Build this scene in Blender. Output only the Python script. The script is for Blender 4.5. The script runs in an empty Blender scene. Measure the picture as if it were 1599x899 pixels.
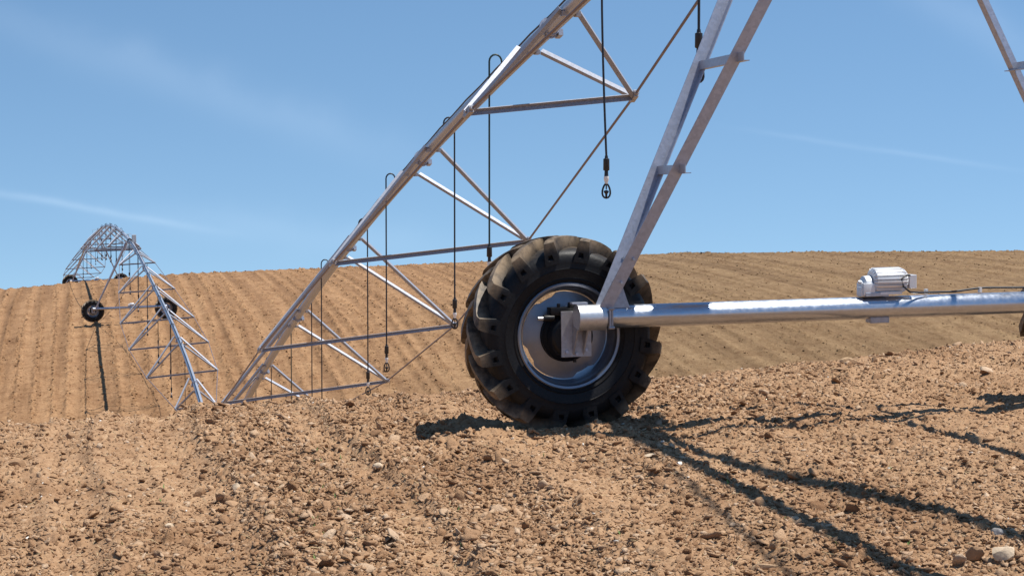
import bpy, bmesh, math, random
import numpy as np
from mathutils import Vector, Matrix

random.seed(7)
rng = np.random.default_rng(11)
sc = bpy.context.scene
R = math.radians

# ------------------------------------------------------------------ camera, sky, sun, exposure
CAM = Vector((0, 0, 1.42))
PITCH = math.atan((449.5 - 320.0) / 2700.0)
cd = bpy.data.cameras.new("camera"); cam = bpy.data.objects.new("camera", cd)
sc.collection.objects.link(cam); sc.camera = cam
cam.location = CAM
cam.rotation_euler = (math.pi / 2 - PITCH, 0, 0)
cd.sensor_width = 36.0
cd.lens = 36.0 * 2700.0 / 1599.0
cd.clip_start = 0.05; cd.clip_end = 3000.0

SUN_DIR = Vector((0.40, 0.005, 1.0)).normalized()         # from the scene towards the sun
SUN_EL = math.asin(SUN_DIR.z)
SUN_AZ = math.atan2(SUN_DIR.x, SUN_DIR.y)                # clockwise from +Y
sd = bpy.data.lights.new("sun", 'SUN'); so = bpy.data.objects.new("sun", sd)
sc.collection.objects.link(so)
so.location = (20, 0, 40)
so.rotation_euler = SUN_DIR.to_track_quat('Z', 'Y').to_euler()
sd.energy = 5.0; sd.angle = R(0.53); sd.color = (1.0, 0.955, 0.88)

w = bpy.data.worlds.new("World"); sc.world = w; w.use_nodes = True
nt = w.node_tree; nt.nodes.clear()
N = nt.nodes.new; LK = nt.links.new
out = N('ShaderNodeOutputWorld'); bg = N('ShaderNodeBackground')
sky = N('ShaderNodeTexSky'); sky.sky_type = 'NISHITA'; sky.sun_disc = False
sky.sun_elevation = SUN_EL; sky.sun_rotation = SUN_AZ
sky.altitude = 200; sky.air_density = 1.0; sky.dust_density = 0.0; sky.ozone_density = 1.6
tc = N('ShaderNodeTexCoord')
sep = N('ShaderNodeSeparateXYZ'); cmb = N('ShaderNodeCombineXYZ')
LK(tc.outputs['Generated'], sep.inputs[0])
# the land falls away behind the hill: the true skyline lies below eye level, so the sky dome is lowered a little
zz = N('ShaderNodeMath'); zz.operation = 'MULTIPLY_ADD'; zz.inputs[1].default_value = 1.2; zz.inputs[2].default_value = 0.215
LK(sep.outputs[2], zz.inputs[0])
LK(sep.outputs[0], cmb.inputs[0]); LK(sep.outputs[1], cmb.inputs[1]); LK(zz.outputs[0], cmb.inputs[2])
nrm = N('ShaderNodeVectorMath'); nrm.operation = 'NORMALIZE'; LK(cmb.outputs[0], nrm.inputs[0])
LK(nrm.outputs[0], sky.inputs[0])


def vdir(px, py):
    f = 2700.0
    d = Vector(((px - 799.5) / f, 0, 0)) + Vector((0, math.sin(PITCH), math.cos(PITCH))) * (-(py - 449.5) / f) + Vector((0, math.cos(PITCH), -math.sin(PITCH)))
    return d.normalized()


def vmath(op, a, b=None):
    n = N('ShaderNodeMath'); n.operation = op
    for i, v in enumerate((a, b)):
        if v is None: continue
        if isinstance(v, (int, float)): n.inputs[i].default_value = v
        else: LK(v, n.inputs[i])
    return n.outputs[0]


nz = N('ShaderNodeTexNoise'); nz.inputs['Scale'].default_value = 26; nz.inputs['Detail'].default_value = 6
LK(tc.outputs['Generated'], nz.inputs['Vector'])
acc = None


def contrail(p0, p1, width, amount):
    """an old vapour trail high in the sky: a soft band round a great circle"""
    global acc
    d0, d1 = vdir(*p0), vdir(*p1)
    n = d0.cross(d1).normalized(); mid = (d0 + d1).normalized(); t = n.cross(mid); half = abs((d1 - d0).length) / 2
    def dot(v):
        q = N('ShaderNodeVectorMath'); q.operation = 'DOT_PRODUCT'; LK(tc.outputs['Generated'], q.inputs[0]); q.inputs[1].default_value = v
        return q.outputs['Value']
    wob = vmath('MULTIPLY', vmath('SUBTRACT', nz.outputs['Fac'], 0.5), width * 1.6)
    e = vmath('DIVIDE', vmath('ADD', dot(n), wob), width)
    band = vmath('POWER', 2.718, vmath('MULTIPLY', vmath('MULTIPLY', e, e), -1.0))
    a = vmath('DIVIDE', dot(t), half)
    a2 = vmath('MULTIPLY', a, a)
    along = vmath('POWER', 2.718, vmath('MULTIPLY', vmath('MULTIPLY', a2, a2), -1.2))
    tot = vmath('MULTIPLY', vmath('MULTIPLY', band, along), vmath('MULTIPLY', vmath('ADD', nz.outputs['Fac'], 0.25), amount))
    acc = tot if acc is None else vmath('ADD', acc, tot)


contrail((-160, 272), (330, 360), 0.0022, 0.32)
contrail((-60, 10), (640, 250), 0.012, 0.22)
contrail((1170, 204), (1590, 266), 0.0016, 0.17)
contrail((1380, -40), (1680, 120), 0.012, 0.2)
contrail((120, 330), (700, 390), 0.012, 0.15)
hsv = N('ShaderNodeHueSaturation'); hsv.inputs['Saturation'].default_value = 1.10; hsv.inputs['Hue'].default_value = 0.494
LK(sky.outputs[0], hsv.inputs['Color'])
mx = N('ShaderNodeMix'); mx.data_type = 'RGBA'; mx.blend_type = 'ADD'; mx.inputs[0].default_value = 1.0
cm = N('ShaderNodeMix'); cm.data_type = 'RGBA'; cm.inputs[6].default_value = (0, 0, 0, 1); cm.inputs[7].default_value = (2.0, 1.95, 1.75, 1)
LK(acc, cm.inputs[0])
LK(hsv.outputs[0], mx.inputs[6]); LK(cm.outputs[2], mx.inputs[7])
LK(mx.outputs[2], bg.inputs[0]); bg.inputs[1].default_value = 0.105
LK(bg.outputs[0], out.inputs[0])

vs = sc.view_settings
vs.view_transform = 'Standard'; vs.look = 'None'; vs.exposure = 0.46; vs.gamma = 1.0; vs.use_curve_mapping = False

# ------------------------------------------------------------------ helpers
COL = sc.collection


def tag(o, label=None, cat=None, group=None, kind=None):
    if label: o['label'] = label
    if cat: o['category'] = cat
    if group: o['group'] = group
    if kind: o['kind'] = kind
    return o


def empty(name, loc=(0, 0, 0), rot=(0, 0, 0), parent=None):
    o = bpy.data.objects.new(name, None); COL.objects.link(o)
    o.location = loc; o.rotation_euler = rot; o.empty_display_size = 0.2
    if parent: o.parent = parent
    return o


class MB:
    """collects shapes and links them as one mesh object"""
    def __init__(self, off=(0, 0, 0)):
        self.v = []; self.f = []; self.off = Vector(off)

    def add(self, vs_, fs):
        b = len(self.v)
        self.v.extend([Vector(p) - self.off for p in vs_]); self.f.extend([tuple(i + b for i in q) for q in fs])

    @staticmethod
    def frame(d, up=(0, 0, 1)):
        d = Vector(d).normalized(); up = Vector(up)
        if abs(d.dot(up.normalized())) > 0.985: up = Vector((0, 1, 0)) if abs(d.y) < 0.9 else Vector((1, 0, 0))
        s = d.cross(up).normalized(); u = s.cross(d).normalized()
        return d, s, u

    def tube(self, pts, r, n=10, cap=True, up=(0, 0, 1)):
        pts = [Vector(p) for p in pts]; m = len(pts)
        rs = r if isinstance(r, (list, tuple)) else [r] * m
        ring = []
        for i, p in enumerate(pts):
            d = (pts[min(i + 1, m - 1)] - pts[max(i - 1, 0)])
            _, s, u = self.frame(d, up)
            ring.append([p + (s * math.cos(a) + u * math.sin(a)) * rs[i] for a in [2 * math.pi * k / n for k in range(n)]])
        vv = [p for q in ring for p in q]; ff = []
        for i in range(m - 1):
            for k in range(n):
                ff.append((i * n + k, i * n + (k + 1) % n, (i + 1) * n + (k + 1) % n, (i + 1) * n + k))
        if cap:
            ff.append(tuple(reversed(range(n)))); ff.append(tuple((m - 1) * n + k for k in range(n)))
        self.add(vv, ff); return self

    def box(self, c, sx, sy, sz, ax=None):
        c = Vector(c)
        X, Y, Z = (Vector((1, 0, 0)), Vector((0, 1, 0)), Vector((0, 0, 1))) if ax is None else [Vector(a).normalized() for a in ax]
        vv = [c + X * (sx / 2 * i) + Y * (sy / 2 * j) + Z * (sz / 2 * k) for i in (-1, 1) for j in (-1, 1) for k in (-1, 1)]
        self.add(vv, [(0, 1, 3, 2), (4, 6, 7, 5), (0, 4, 5, 1), (2, 3, 7, 6), (0, 2, 6, 4), (1, 5, 7, 3)]); return self

    def prism(self, poly, d):
        """a flat outline thickened along the vector d"""
        poly = [Vector(p) for p in poly]; n = len(poly); d = Vector(d)
        vv = [p - d / 2 for p in poly] + [p + d / 2 for p in poly]
        ff = [tuple(reversed(range(n))), tuple(range(n, 2 * n))] + [(i, (i + 1) % n, n + (i + 1) % n, n + i) for i in range(n)]
        self.add(vv, ff); return self

    def angle(self, p0, p1, e1, e2, w1, w2, t=0.006):
        """rolled steel angle from p0 to p1: one flange along e1, the other along e2, corner on the line"""
        p0, p1 = Vector(p0), Vector(p1); d = (p1 - p0).normalized()
        e1 = Vector(e1); e1 = (e1 - d * e1.dot(d)).normalized()
        e2 = Vector(e2); e2 = (e2 - d * e2.dot(d)); e2 = (e2 - e1 * e2.dot(e1)).normalized()
        prof = [(0, 0), (w1, 0), (w1, t), (t, t), (t, w2), (0, w2)]
        a = [p0 + e1 * x + e2 * y for x, y in prof]; b = [p1 + e1 * x + e2 * y for x, y in prof]
        n = 6
        ff = [(i, (i + 1) % n, n + (i + 1) % n, n + i) for i in range(n)]
        ff += [(3, 2, 1, 0), (5, 4, 3, 0), (6, 7, 8, 9), (6, 9, 10, 11)]
        self.add(a + b, ff); return self

    def lathe(self, prof, axis='Y', n=48, c=(0, 0, 0), closed=False, rfun=None):
        """prof: list of (radius, along-axis)"""
        c = Vector(c); vv = []; m = len(prof)
        for k in range(n):
            a = 2 * math.pi * k / n
            for i, (r, y) in enumerate(prof):
                if rfun: r = rfun(i, r, a)
                vv.append(c + (Vector((r * math.cos(a), y, r * math.sin(a))) if axis == 'Y' else Vector((y, r * math.cos(a), r * math.sin(a))) if axis == 'X' else Vector((r * math.cos(a), r * math.sin(a), y))))
        ff = []
        for k in range(n):
            k2 = (k + 1) % n
            for i in range(m - 1 if not closed else m):
                j = (i + 1) % m
                ff.append((k * m + i, k * m + j, k2 * m + j, k2 * m + i))
        self.add(vv, ff); return self

    def build(self, name, mat, parent=None, smooth=None, bevel=0.0):
        me = bpy.data.meshes.new(name)
        me.from_pydata([tuple(p) for p in self.v], [], self.f); me.update()
        bm = bmesh.new(); bm.from_mesh(me); bmesh.ops.recalc_face_normals(bm, faces=bm.faces)
        if bevel > 0:
            ed = [e for e in bm.edges if len(e.link_faces) == 2 and e.calc_face_angle(0) > 0.7]
            bmesh.ops.bevel(bm, geom=ed, offset=bevel, segments=2, affect='EDGES', profile=0.6)
        bm.to_mesh(me); bm.free()
        if smooth is not None:
            for p in me.polygons: p.use_smooth = True
            me.set_sharp_from_angle(angle=R(smooth))
        me.materials.append(mat)
        o = bpy.data.objects.new(name, me); COL.objects.link(o)
        if parent: o.parent = parent
        return o


def copy_tree(o, parent=None):
    c = o.copy(); COL.objects.link(c); c.parent = parent
    for ch in [x for x in o.children]:
        copy_tree(ch, c)
    return c


# ------------------------------------------------------------------ materials
def new_mat(name):
    m = bpy.data.materials.new(name); m.use_nodes = True
    n = m.node_tree.nodes; b = n['Principled BSDF']
    return m, m.node_tree, b


def ramp(nt_, fac, stops):
    r = nt_.nodes.new('ShaderNodeValToRGB'); e = r.color_ramp.elements
    while len(e) > 1: e.remove(e[-1])
    e[0].position = stops[0][0]; e[0].color = (*stops[0][1], 1)
    for p, c in stops[1:]:
        x = e.new(p); x.color = (*c, 1)
    nt_.links.new(fac, r.inputs[0]); return r.outputs[0]


def noise(nt_, vec, scale, detail=4, rough=0.55):
    n = nt_.nodes.new('ShaderNodeTexNoise'); n.inputs['Scale'].default_value = scale; n.inputs['Detail'].default_value = detail
    n.inputs['Roughness'].default_value = rough
    nt_.links.new(vec, n.inputs['Vector']); return n.outputs['Fac']


def obj_co(nt_):
    return nt_.nodes.new('ShaderNodeTexCoord').outputs['Object']


def metal(name, base, rough, spangle=0.10, dirt=0.25, metallic=1.0, bump=0.02):
    m, t, b = new_mat(name); co = obj_co(t)
    vor = t.nodes.new('ShaderNodeTexVoronoi'); vor.inputs['Scale'].default_value = 55; t.links.new(co, vor.inputs['Vector'])
    sp = t.nodes.new('ShaderNodeSeparateXYZ'); t.links.new(vor.outputs['Color'], sp.inputs[0])
    n1 = noise(t, co, 3.5, 5); n2 = noise(t, co, 30, 4)
    lo = tuple(c * (1 - spangle) for c in base); hi = tuple(min(1, c * (1 + spangle)) for c in base)
    c1 = ramp(t, sp.outputs[0], [(0, lo), (1, hi)])
    mixn = t.nodes.new('ShaderNodeMix'); mixn.data_type = 'RGBA'
    fac = ramp(t, n1, [(0.45, (0, 0, 0)), (0.75, (dirt,) * 3)])
    t.links.new(fac, mixn.inputs[0]); t.links.new(c1, mixn.inputs[6]); mixn.inputs[7].default_value = (0.34, 0.27, 0.20, 1)
    t.links.new(mixn.outputs[2], b.inputs['Base Color'])
    rr = t.nodes.new('ShaderNodeMapRange'); rr.inputs[3].default_value = rough - 0.07; rr.inputs[4].default_value = rough + 0.12
    t.links.new(n2, rr.inputs[0]); t.links.new(rr.outputs[0], b.inputs['Roughness'])
    b.inputs['Metallic'].default_value = metallic
    if bump:
        bp = t.nodes.new('ShaderNodeBump'); bp.inputs['Strength'].default_value = bump; bp.inputs['Distance'].default_value = 0.01
        t.links.new(n2, bp.inputs['Height']); t.links.new(bp.outputs[0], b.inputs['Normal'])
    return m


GALV = metal('galvanised_steel', (0.40, 0.43, 0.49), 0.36, 0.08, 0.12, 0.5)
GALV_DULL = metal('dull_galvanised_steel', (0.37, 0.40, 0.48), 0.42, 0.10, 0.10, 0.55)
STRUT = metal('strut_steel', (0.29, 0.31, 0.365), 0.6, 0.10, 0.10, 0.35)
BEAM = metal('galvanised_beam', (0.44, 0.48, 0.55), 0.19, 0.04, 0.10, 0.94, bump=0.0)
COLLAR = metal('galvanised_collar', (0.62, 0.63, 0.65), 0.40, 0.06, 0.1, 0.85)
b_ = BEAM.node_tree.nodes['Principled BSDF']; b_.inputs['Anisotropic'].default_value = 0.85; b_.inputs['Anisotropic Rotation'].default_value = 0.0
tg = BEAM.node_tree.nodes.new('ShaderNodeTangent'); tg.direction_type = 'RADIAL'; tg.axis = 'X'; BEAM.node_tree.links.new(tg.outputs[0], b_.inputs['Tangent'])
RIMM = metal('galvanised_rim', (0.22, 0.24, 0.285), 0.37, 0.025, 0.2, 0.9, bump=0.004)
PLATE = metal('grey_plate_steel', (0.36, 0.36, 0.385), 0.5, 0.10, 0.25, 0.7)
RODM = metal('rusty_rod_steel', (0.19, 0.165, 0.185), 0.55, 0.1, 0.4, 0.5)
ALU = metal('cast_aluminium', (0.66, 0.67, 0.69), 0.42, 0.03, 0.08, 0.35)


def plain(name, col, rough, spec=0.5, var=0.25, metallic=0.0):
    m, t, b = new_mat(name); co = obj_co(t)
    n1 = noise(t, co, 24, 4)
    c = ramp(t, n1, [(0.3, tuple(x * (1 - var) for x in col)), (0.7, tuple(min(1, x * (1 + var)) for x in col))])
    t.links.new(c, b.inputs['Base Color']); b.inputs['Roughness'].default_value = rough
    b.inputs['Specular IOR Level'].default_value = spec; b.inputs['Metallic'].default_value = metallic
    return m


BLACK = plain('black_plastic', (0.012, 0.012, 0.014), 0.42)
HOSE = plain('black_rubber_hose', (0.012, 0.013, 0.018), 0.45)
HOSE_G = plain('dark_green_hose', (0.010, 0.030, 0.026), 0.45)
WHITEP = plain('white_plastic', (0.78, 0.77, 0.74), 0.4, 0.5, 0.05)
GEARB = plain('black_gearbox_paint', (0.006, 0.006, 0.007), 0.45, 0.25)
BOXG = plain('grey_painted_box', (0.42, 0.43, 0.44), 0.5, 0.5, 0.08)

# tyre rubber, with dry field dust caught on the tread
RUB, t, b = new_mat('dusty_tractor_rubber'); co = obj_co(t)
sp = t.nodes.new('ShaderNodeSeparateXYZ'); t.links.new(co, sp.inputs[0])
cx = t.nodes.new('ShaderNodeCombineXYZ'); t.links.new(sp.outputs[0], cx.inputs[0]); t.links.new(sp.outputs[2], cx.inputs[2])
ln = t.nodes.new('ShaderNodeVectorMath'); ln.operation = 'LENGTH'; t.links.new(cx.outputs[0], ln.inputs[0])
dn = noise(t, co, 9, 6, 0.65); dn2 = noise(t, co, 60, 4)
mr = t.nodes.new('ShaderNodeMapRange'); mr.inputs[1].default_value = 0.53; mr.inputs[2].default_value = 0.615; mr.inputs[3].default_value = 0.0; mr.inputs[4].default_value = 1.0
t.links.new(ln.outputs['Value'], mr.inputs[0])
dm = t.nodes.new('ShaderNodeMath'); dm.operation = 'MULTIPLY'
rc = ramp(t, dn, [(0.36, (0.12,) * 3), (0.62, (0.9,) * 3)])
t.links.new(rc, dm.inputs[0]); t.links.new(mr.outputs[0], dm.inputs[1])
rb = ramp(t, dn2, [(0.3, (0.005, 0.005, 0.006)), (0.7, (0.010, 0.0098, 0.011))])
mxr = t.nodes.new('ShaderNodeMix'); mxr.data_type = 'RGBA'
t.links.new(dm.outputs[0], mxr.inputs[0]); t.links.new(rb, mxr.inputs[6]); mxr.inputs[7].default_value = (0.27, 0.197, 0.127, 1)
t.links.new(mxr.outputs[2], b.inputs['Base Color'])
b.inputs['Roughness'].default_value = 0.5; b.inputs['Specular IOR Level'].default_value = 0.22
bp = t.nodes.new('ShaderNodeBump'); bp.inputs['Strength'].default_value = 0.15; bp.inputs['Distance'].default_value = 0.01
t.links.new(dn2, bp.inputs['Height']); t.links.new(bp.outputs[0], b.inputs['Normal'])


def soil_mat(name, island=False):
    m, t, b = new_mat(name)
    co = t.nodes.new('ShaderNodeNewGeometry').outputs['Position']
    big = noise(t, co, 0.05, 3); mid = noise(t, co, 0.9, 5, 0.6); fine = noise(t, co, 14, 6, 0.7); grit = noise(t, co, 90, 4, 0.7)
    c = ramp(t, fine, [(0.25, (0.190, 0.103, 0.054)), (0.45, (0.310, 0.184, 0.101)), (0.62, (0.382, 0.240, 0.137)), (0.8, (0.460, 0.313, 0.196))])
    if island:
        ri = t.nodes.new('ShaderNodeNewGeometry').outputs['Random Per Island']
        c2 = ramp(t, ri, [(0.0, (0.17, 0.087, 0.045)), (0.25, (0.285, 0.160, 0.085)), (0.6, (0.392, 0.240, 0.138)), (0.88, (0.465, 0.315, 0.20)), (1.0, (0.56, 0.42, 0.295))])
        k = t.nodes.new('ShaderNodeMix'); k.data_type = 'RGBA'; k.inputs[0].default_value = 0.7
        t.links.new(c, k.inputs[6]); t.links.new(c2, k.inputs[7]); c = k.outputs[2]
    # patches of redder and greyer earth
    hm = t.nodes.new('ShaderNodeMix'); hm.data_type = 'RGBA'; hm.blend_type = 'MULTIPLY'; hm.inputs[0].default_value = 1.0
    c3 = ramp(t, mid, [(0.3, (0.80, 0.75, 0.71)), (0.5, (1.0, 1.0, 1.0)), (0.72, (1.14, 1.16, 1.17))])
    t.links.new(c, hm.inputs[6]); t.links.new(c3, hm.inputs[7])
    # far slope, right part: olive soil tone plus furrow shade put into the colour
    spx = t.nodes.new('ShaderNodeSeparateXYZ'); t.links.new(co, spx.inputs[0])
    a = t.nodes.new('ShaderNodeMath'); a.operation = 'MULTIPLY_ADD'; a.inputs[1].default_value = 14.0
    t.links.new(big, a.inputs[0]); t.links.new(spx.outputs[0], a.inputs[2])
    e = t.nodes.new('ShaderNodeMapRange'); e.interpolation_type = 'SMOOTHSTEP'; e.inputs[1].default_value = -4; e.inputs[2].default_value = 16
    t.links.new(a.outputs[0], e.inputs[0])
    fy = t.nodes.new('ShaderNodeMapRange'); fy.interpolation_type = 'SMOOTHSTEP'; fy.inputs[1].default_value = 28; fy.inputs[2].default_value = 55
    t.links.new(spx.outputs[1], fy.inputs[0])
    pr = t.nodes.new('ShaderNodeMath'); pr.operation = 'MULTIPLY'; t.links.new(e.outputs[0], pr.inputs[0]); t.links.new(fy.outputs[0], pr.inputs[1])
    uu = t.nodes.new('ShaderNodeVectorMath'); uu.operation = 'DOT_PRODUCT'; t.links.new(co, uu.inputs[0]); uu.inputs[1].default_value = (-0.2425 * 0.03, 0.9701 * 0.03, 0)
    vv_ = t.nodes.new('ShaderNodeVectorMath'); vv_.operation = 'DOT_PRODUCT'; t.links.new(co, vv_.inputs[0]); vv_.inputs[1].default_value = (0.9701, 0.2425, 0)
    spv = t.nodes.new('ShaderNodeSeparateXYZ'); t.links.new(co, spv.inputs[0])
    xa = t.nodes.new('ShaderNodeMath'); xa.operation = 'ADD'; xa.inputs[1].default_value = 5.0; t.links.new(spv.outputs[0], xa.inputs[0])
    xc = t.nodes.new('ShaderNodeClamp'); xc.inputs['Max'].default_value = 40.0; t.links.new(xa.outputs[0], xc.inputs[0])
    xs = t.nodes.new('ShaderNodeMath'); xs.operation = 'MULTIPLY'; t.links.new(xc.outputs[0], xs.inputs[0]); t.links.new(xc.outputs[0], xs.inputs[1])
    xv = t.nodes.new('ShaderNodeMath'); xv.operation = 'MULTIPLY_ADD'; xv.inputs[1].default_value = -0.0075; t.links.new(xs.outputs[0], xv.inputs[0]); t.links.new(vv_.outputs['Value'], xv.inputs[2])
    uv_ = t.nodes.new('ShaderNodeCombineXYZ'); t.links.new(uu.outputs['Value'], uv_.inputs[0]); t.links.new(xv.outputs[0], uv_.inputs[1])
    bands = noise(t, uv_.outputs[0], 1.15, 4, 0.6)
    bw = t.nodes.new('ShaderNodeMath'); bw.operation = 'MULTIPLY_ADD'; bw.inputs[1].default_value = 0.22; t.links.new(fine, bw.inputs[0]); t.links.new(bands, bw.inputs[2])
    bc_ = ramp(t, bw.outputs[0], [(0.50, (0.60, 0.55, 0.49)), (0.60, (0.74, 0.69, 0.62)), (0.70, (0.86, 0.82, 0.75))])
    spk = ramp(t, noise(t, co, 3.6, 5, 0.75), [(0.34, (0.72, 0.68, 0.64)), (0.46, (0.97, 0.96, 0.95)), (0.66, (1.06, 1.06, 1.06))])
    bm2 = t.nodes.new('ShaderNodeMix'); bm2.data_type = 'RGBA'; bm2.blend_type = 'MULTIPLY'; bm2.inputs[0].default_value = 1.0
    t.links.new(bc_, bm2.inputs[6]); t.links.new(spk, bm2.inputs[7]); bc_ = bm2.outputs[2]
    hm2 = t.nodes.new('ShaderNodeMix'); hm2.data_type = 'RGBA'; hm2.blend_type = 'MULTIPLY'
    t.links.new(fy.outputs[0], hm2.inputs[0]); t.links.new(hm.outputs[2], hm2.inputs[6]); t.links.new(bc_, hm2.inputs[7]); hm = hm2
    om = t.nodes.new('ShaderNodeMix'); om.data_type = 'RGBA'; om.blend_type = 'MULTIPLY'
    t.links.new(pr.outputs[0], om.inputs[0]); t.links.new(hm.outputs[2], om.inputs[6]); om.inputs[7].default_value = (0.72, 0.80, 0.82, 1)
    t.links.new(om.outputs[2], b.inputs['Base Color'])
    b.inputs['Roughness'].default_value = 0.92; b.inputs['Specular IOR Level'].default_value = 0.15
    bp = t.nodes.new('ShaderNodeBump'); bp.inputs['Strength'].default_value = 0.8; bp.inputs['Distance'].default_value = 0.012
    ad = t.nodes.new('ShaderNodeMath'); ad.operation = 'ADD'; t.links.new(fine, ad.inputs[0]); t.links.new(grit, ad.inputs[1])
    t.links.new(ad.outputs[0], bp.inputs['Height']); t.links.new(bp.outputs[0], b.inputs['Normal'])
    return m


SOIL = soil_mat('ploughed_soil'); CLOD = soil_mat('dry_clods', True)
STONE = {}
for k, c in {'pale': (0.50, 0.385, 0.265), 'white': (0.70, 0.66, 0.58), 'tan': (0.42, 0.275, 0.155), 'brown': (0.29, 0.17, 0.088), 'grey': (0.27, 0.25, 0.23), 'rust': (0.24, 0.10, 0.045)}.items():
    m, t, b = new_mat('stone_' + k); co = obj_co(t); nn = noise(t, co, 18, 6, 0.65)
    t.links.new(ramp(t, nn, [(0.3, tuple(x * 0.72 for x in c)), (0.5, c), (0.75, tuple(min(1, x * 1.25) for x in c))]), b.inputs['Base Color'])
    b.inputs['Roughness'].default_value = 0.88
    bp = t.nodes.new('ShaderNodeBump'); bp.inputs['Strength'].default_value = 0.5; bp.inputs['Distance'].default_value = 0.01
    t.links.new(noise(t, co, 45, 5), bp.inputs['Height']); t.links.new(bp.outputs[0], b.inputs['Normal'])
    STONE[k] = m

# ------------------------------------------------------------------ the ground
def h2(ix, iy, s):
    n = (ix.astype(np.int64) * 374761393 + iy.astype(np.int64) * 668265263 + s * 1274126177) & 0xFFFFFFFF
    n = ((n ^ (n >> 13)) * 1103515245) & 0xFFFFFFFF
    n = ((n ^ (n >> 16)) * 2654435761) & 0xFFFFFFFF
    return ((n >> 8) & 0xFFFF) / 65535.0


def vnoise(x, y, s=0):
    ix = np.floor(x); iy = np.floor(y); fx = x - ix; fy = y - iy
    fx = fx * fx * (3 - 2 * fx); fy = fy * fy * (3 - 2 * fy)
    a = h2(ix, iy, s); b_ = h2(ix + 1, iy, s); c = h2(ix, iy + 1, s); d = h2(ix + 1, iy + 1, s)
    return (a * (1 - fx) + b_ * fx) * (1 - fy) + (c * (1 - fx) + d * fx) * fy


def fbm(x, y, s=0, o=4):
    r = 0; a = 0.5; t_ = 0
    for k in range(o):
        r = r + a * vnoise(x * 2 ** k + 17.3 * k, y * 2 ** k + 9.1 * k, s + k); t_ += a; a *= 0.5
    return r / t_


def lumps(x, y, cell, s, prob):
    """clods: an uneven dome in some of the cells of a jittered grid"""
    wx = x / cell + 0.5 * (vnoise(x / cell * 1.7, y / cell * 1.7, s + 50) - 0.5); wy = y / cell + 0.5 * (vnoise(x / cell * 1.7 + 31, y / cell * 1.7, s + 51) - 0.5)
    ix = np.floor(wx); iy = np.floor(wy); best = np.zeros_like(x)
    for dx in (-1, 0, 1):
        for dy in (-1, 0, 1):
            cx_ = ix + dx; cy_ = iy + dy
            on = h2(cx_, cy_, s) < prob
            px = cx_ + 0.15 + 0.7 * h2(cx_, cy_, s + 1); py = cy_ + 0.15 + 0.7 * h2(cx_, cy_, s + 2)
            rad = 0.30 + 0.45 * h2(cx_, cy_, s + 3); hh = 0.4 + 0.6 * h2(cx_, cy_, s + 4)
            d2 = ((wx - px) ** 2 + (wy - py) ** 2) / rad ** 2
            v = np.where(on & (d2 < 1), hh * np.sqrt(np.clip(1 - d2, 0, 1)), 0)
            best = np.maximum(best, v)
    return best


def chips(x, y, cell, s, prob=0.5, tilt=0.9):
    """flaky soil: every cell of a jittered grid is a small tilted plate with a crack round it"""
    gx_ = x / cell + 0.6 * (vnoise(x / cell * 2.1, y / cell * 2.1, s + 50) - 0.5); gy_ = y / cell + 0.6 * (vnoise(x / cell * 2.1 + 31, y / cell * 2.1, s + 51) - 0.5)
    ix = np.floor(gx_); iy = np.floor(gy_); b1 = np.full_like(x, 9.0); b2 = np.full_like(x, 9.0); hv = np.zeros_like(x)
    for dx in (-1, 0, 1):
        for dy in (-1, 0, 1):
            cx_ = ix + dx; cy_ = iy + dy
            px = cx_ + h2(cx_, cy_, s + 1); py = cy_ + h2(cx_, cy_, s + 2)
            ex = gx_ - px; ey = gy_ - py; d = ex * ex + ey * ey
            t_ = np.where(h2(cx_, cy_, s + 6) < prob, 1.0, 0.0) * (0.15 + h2(cx_, cy_, s + 3) ** 1.5 + tilt * ((h2(cx_, cy_, s + 4) - 0.5) * ex + (h2(cx_, cy_, s + 5) - 0.5) * ey) * 2)
            first = d < b1
            b2 = np.where(first, b1, np.minimum(b2, d)); hv = np.where(first, t_, hv); b1 = np.where(first, d, b1)
    edge = np.clip((np.sqrt(b2) - np.sqrt(b1)) * 5, 0, 1)
    return np.clip(hv, 0, None) * edge


YC_X = [-30, -8, -3.6, -2.4, -1.54, -0.5, 0.53, 1.65, 3.0, 4.5, 5.3, 15, 40]
YC_Y = [7.0, 9.2, 10.7, 11.2, 11.9, 12.1, 12.5, 13.0, 14.3, 15.6, 16.1, 22, 34]
F_Y = [-50, 0, 20, 54, 65, 78, 96, 110, 122, 139, 150, 165, 200, 300, 500, 900]
F_Z = [-14, -13.6, -13.2, -11.6, -10.4, -8.6, -6.05, -4.85, -4.22, -5.2, -6.3, -7.6, -11.0, -24, -56, -120]
O_X = [-80, -41, -33.5, -26, -15, -3, 10, 41, 100]
O_Z = [-3.5, -0.75, 0.0, 0.8, 1.15, 1.65, 2.3, 2.5, 2.0]
FD = np.array([-0.25, 1.0]); FD /= np.linalg.norm(FD)            # which way the drills ran
FP = np.array([FD[1], -FD[0]])


def smooth_interp(x, xs, ys, w_):
    return (np.interp(x - w_, xs, ys) + 2 * np.interp(x - w_ / 2, xs, ys) + 2 * np.interp(x, xs, ys) + 2 * np.interp(x + w_ / 2, xs, ys) + np.interp(x + w_, xs, ys)) / 8


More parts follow.
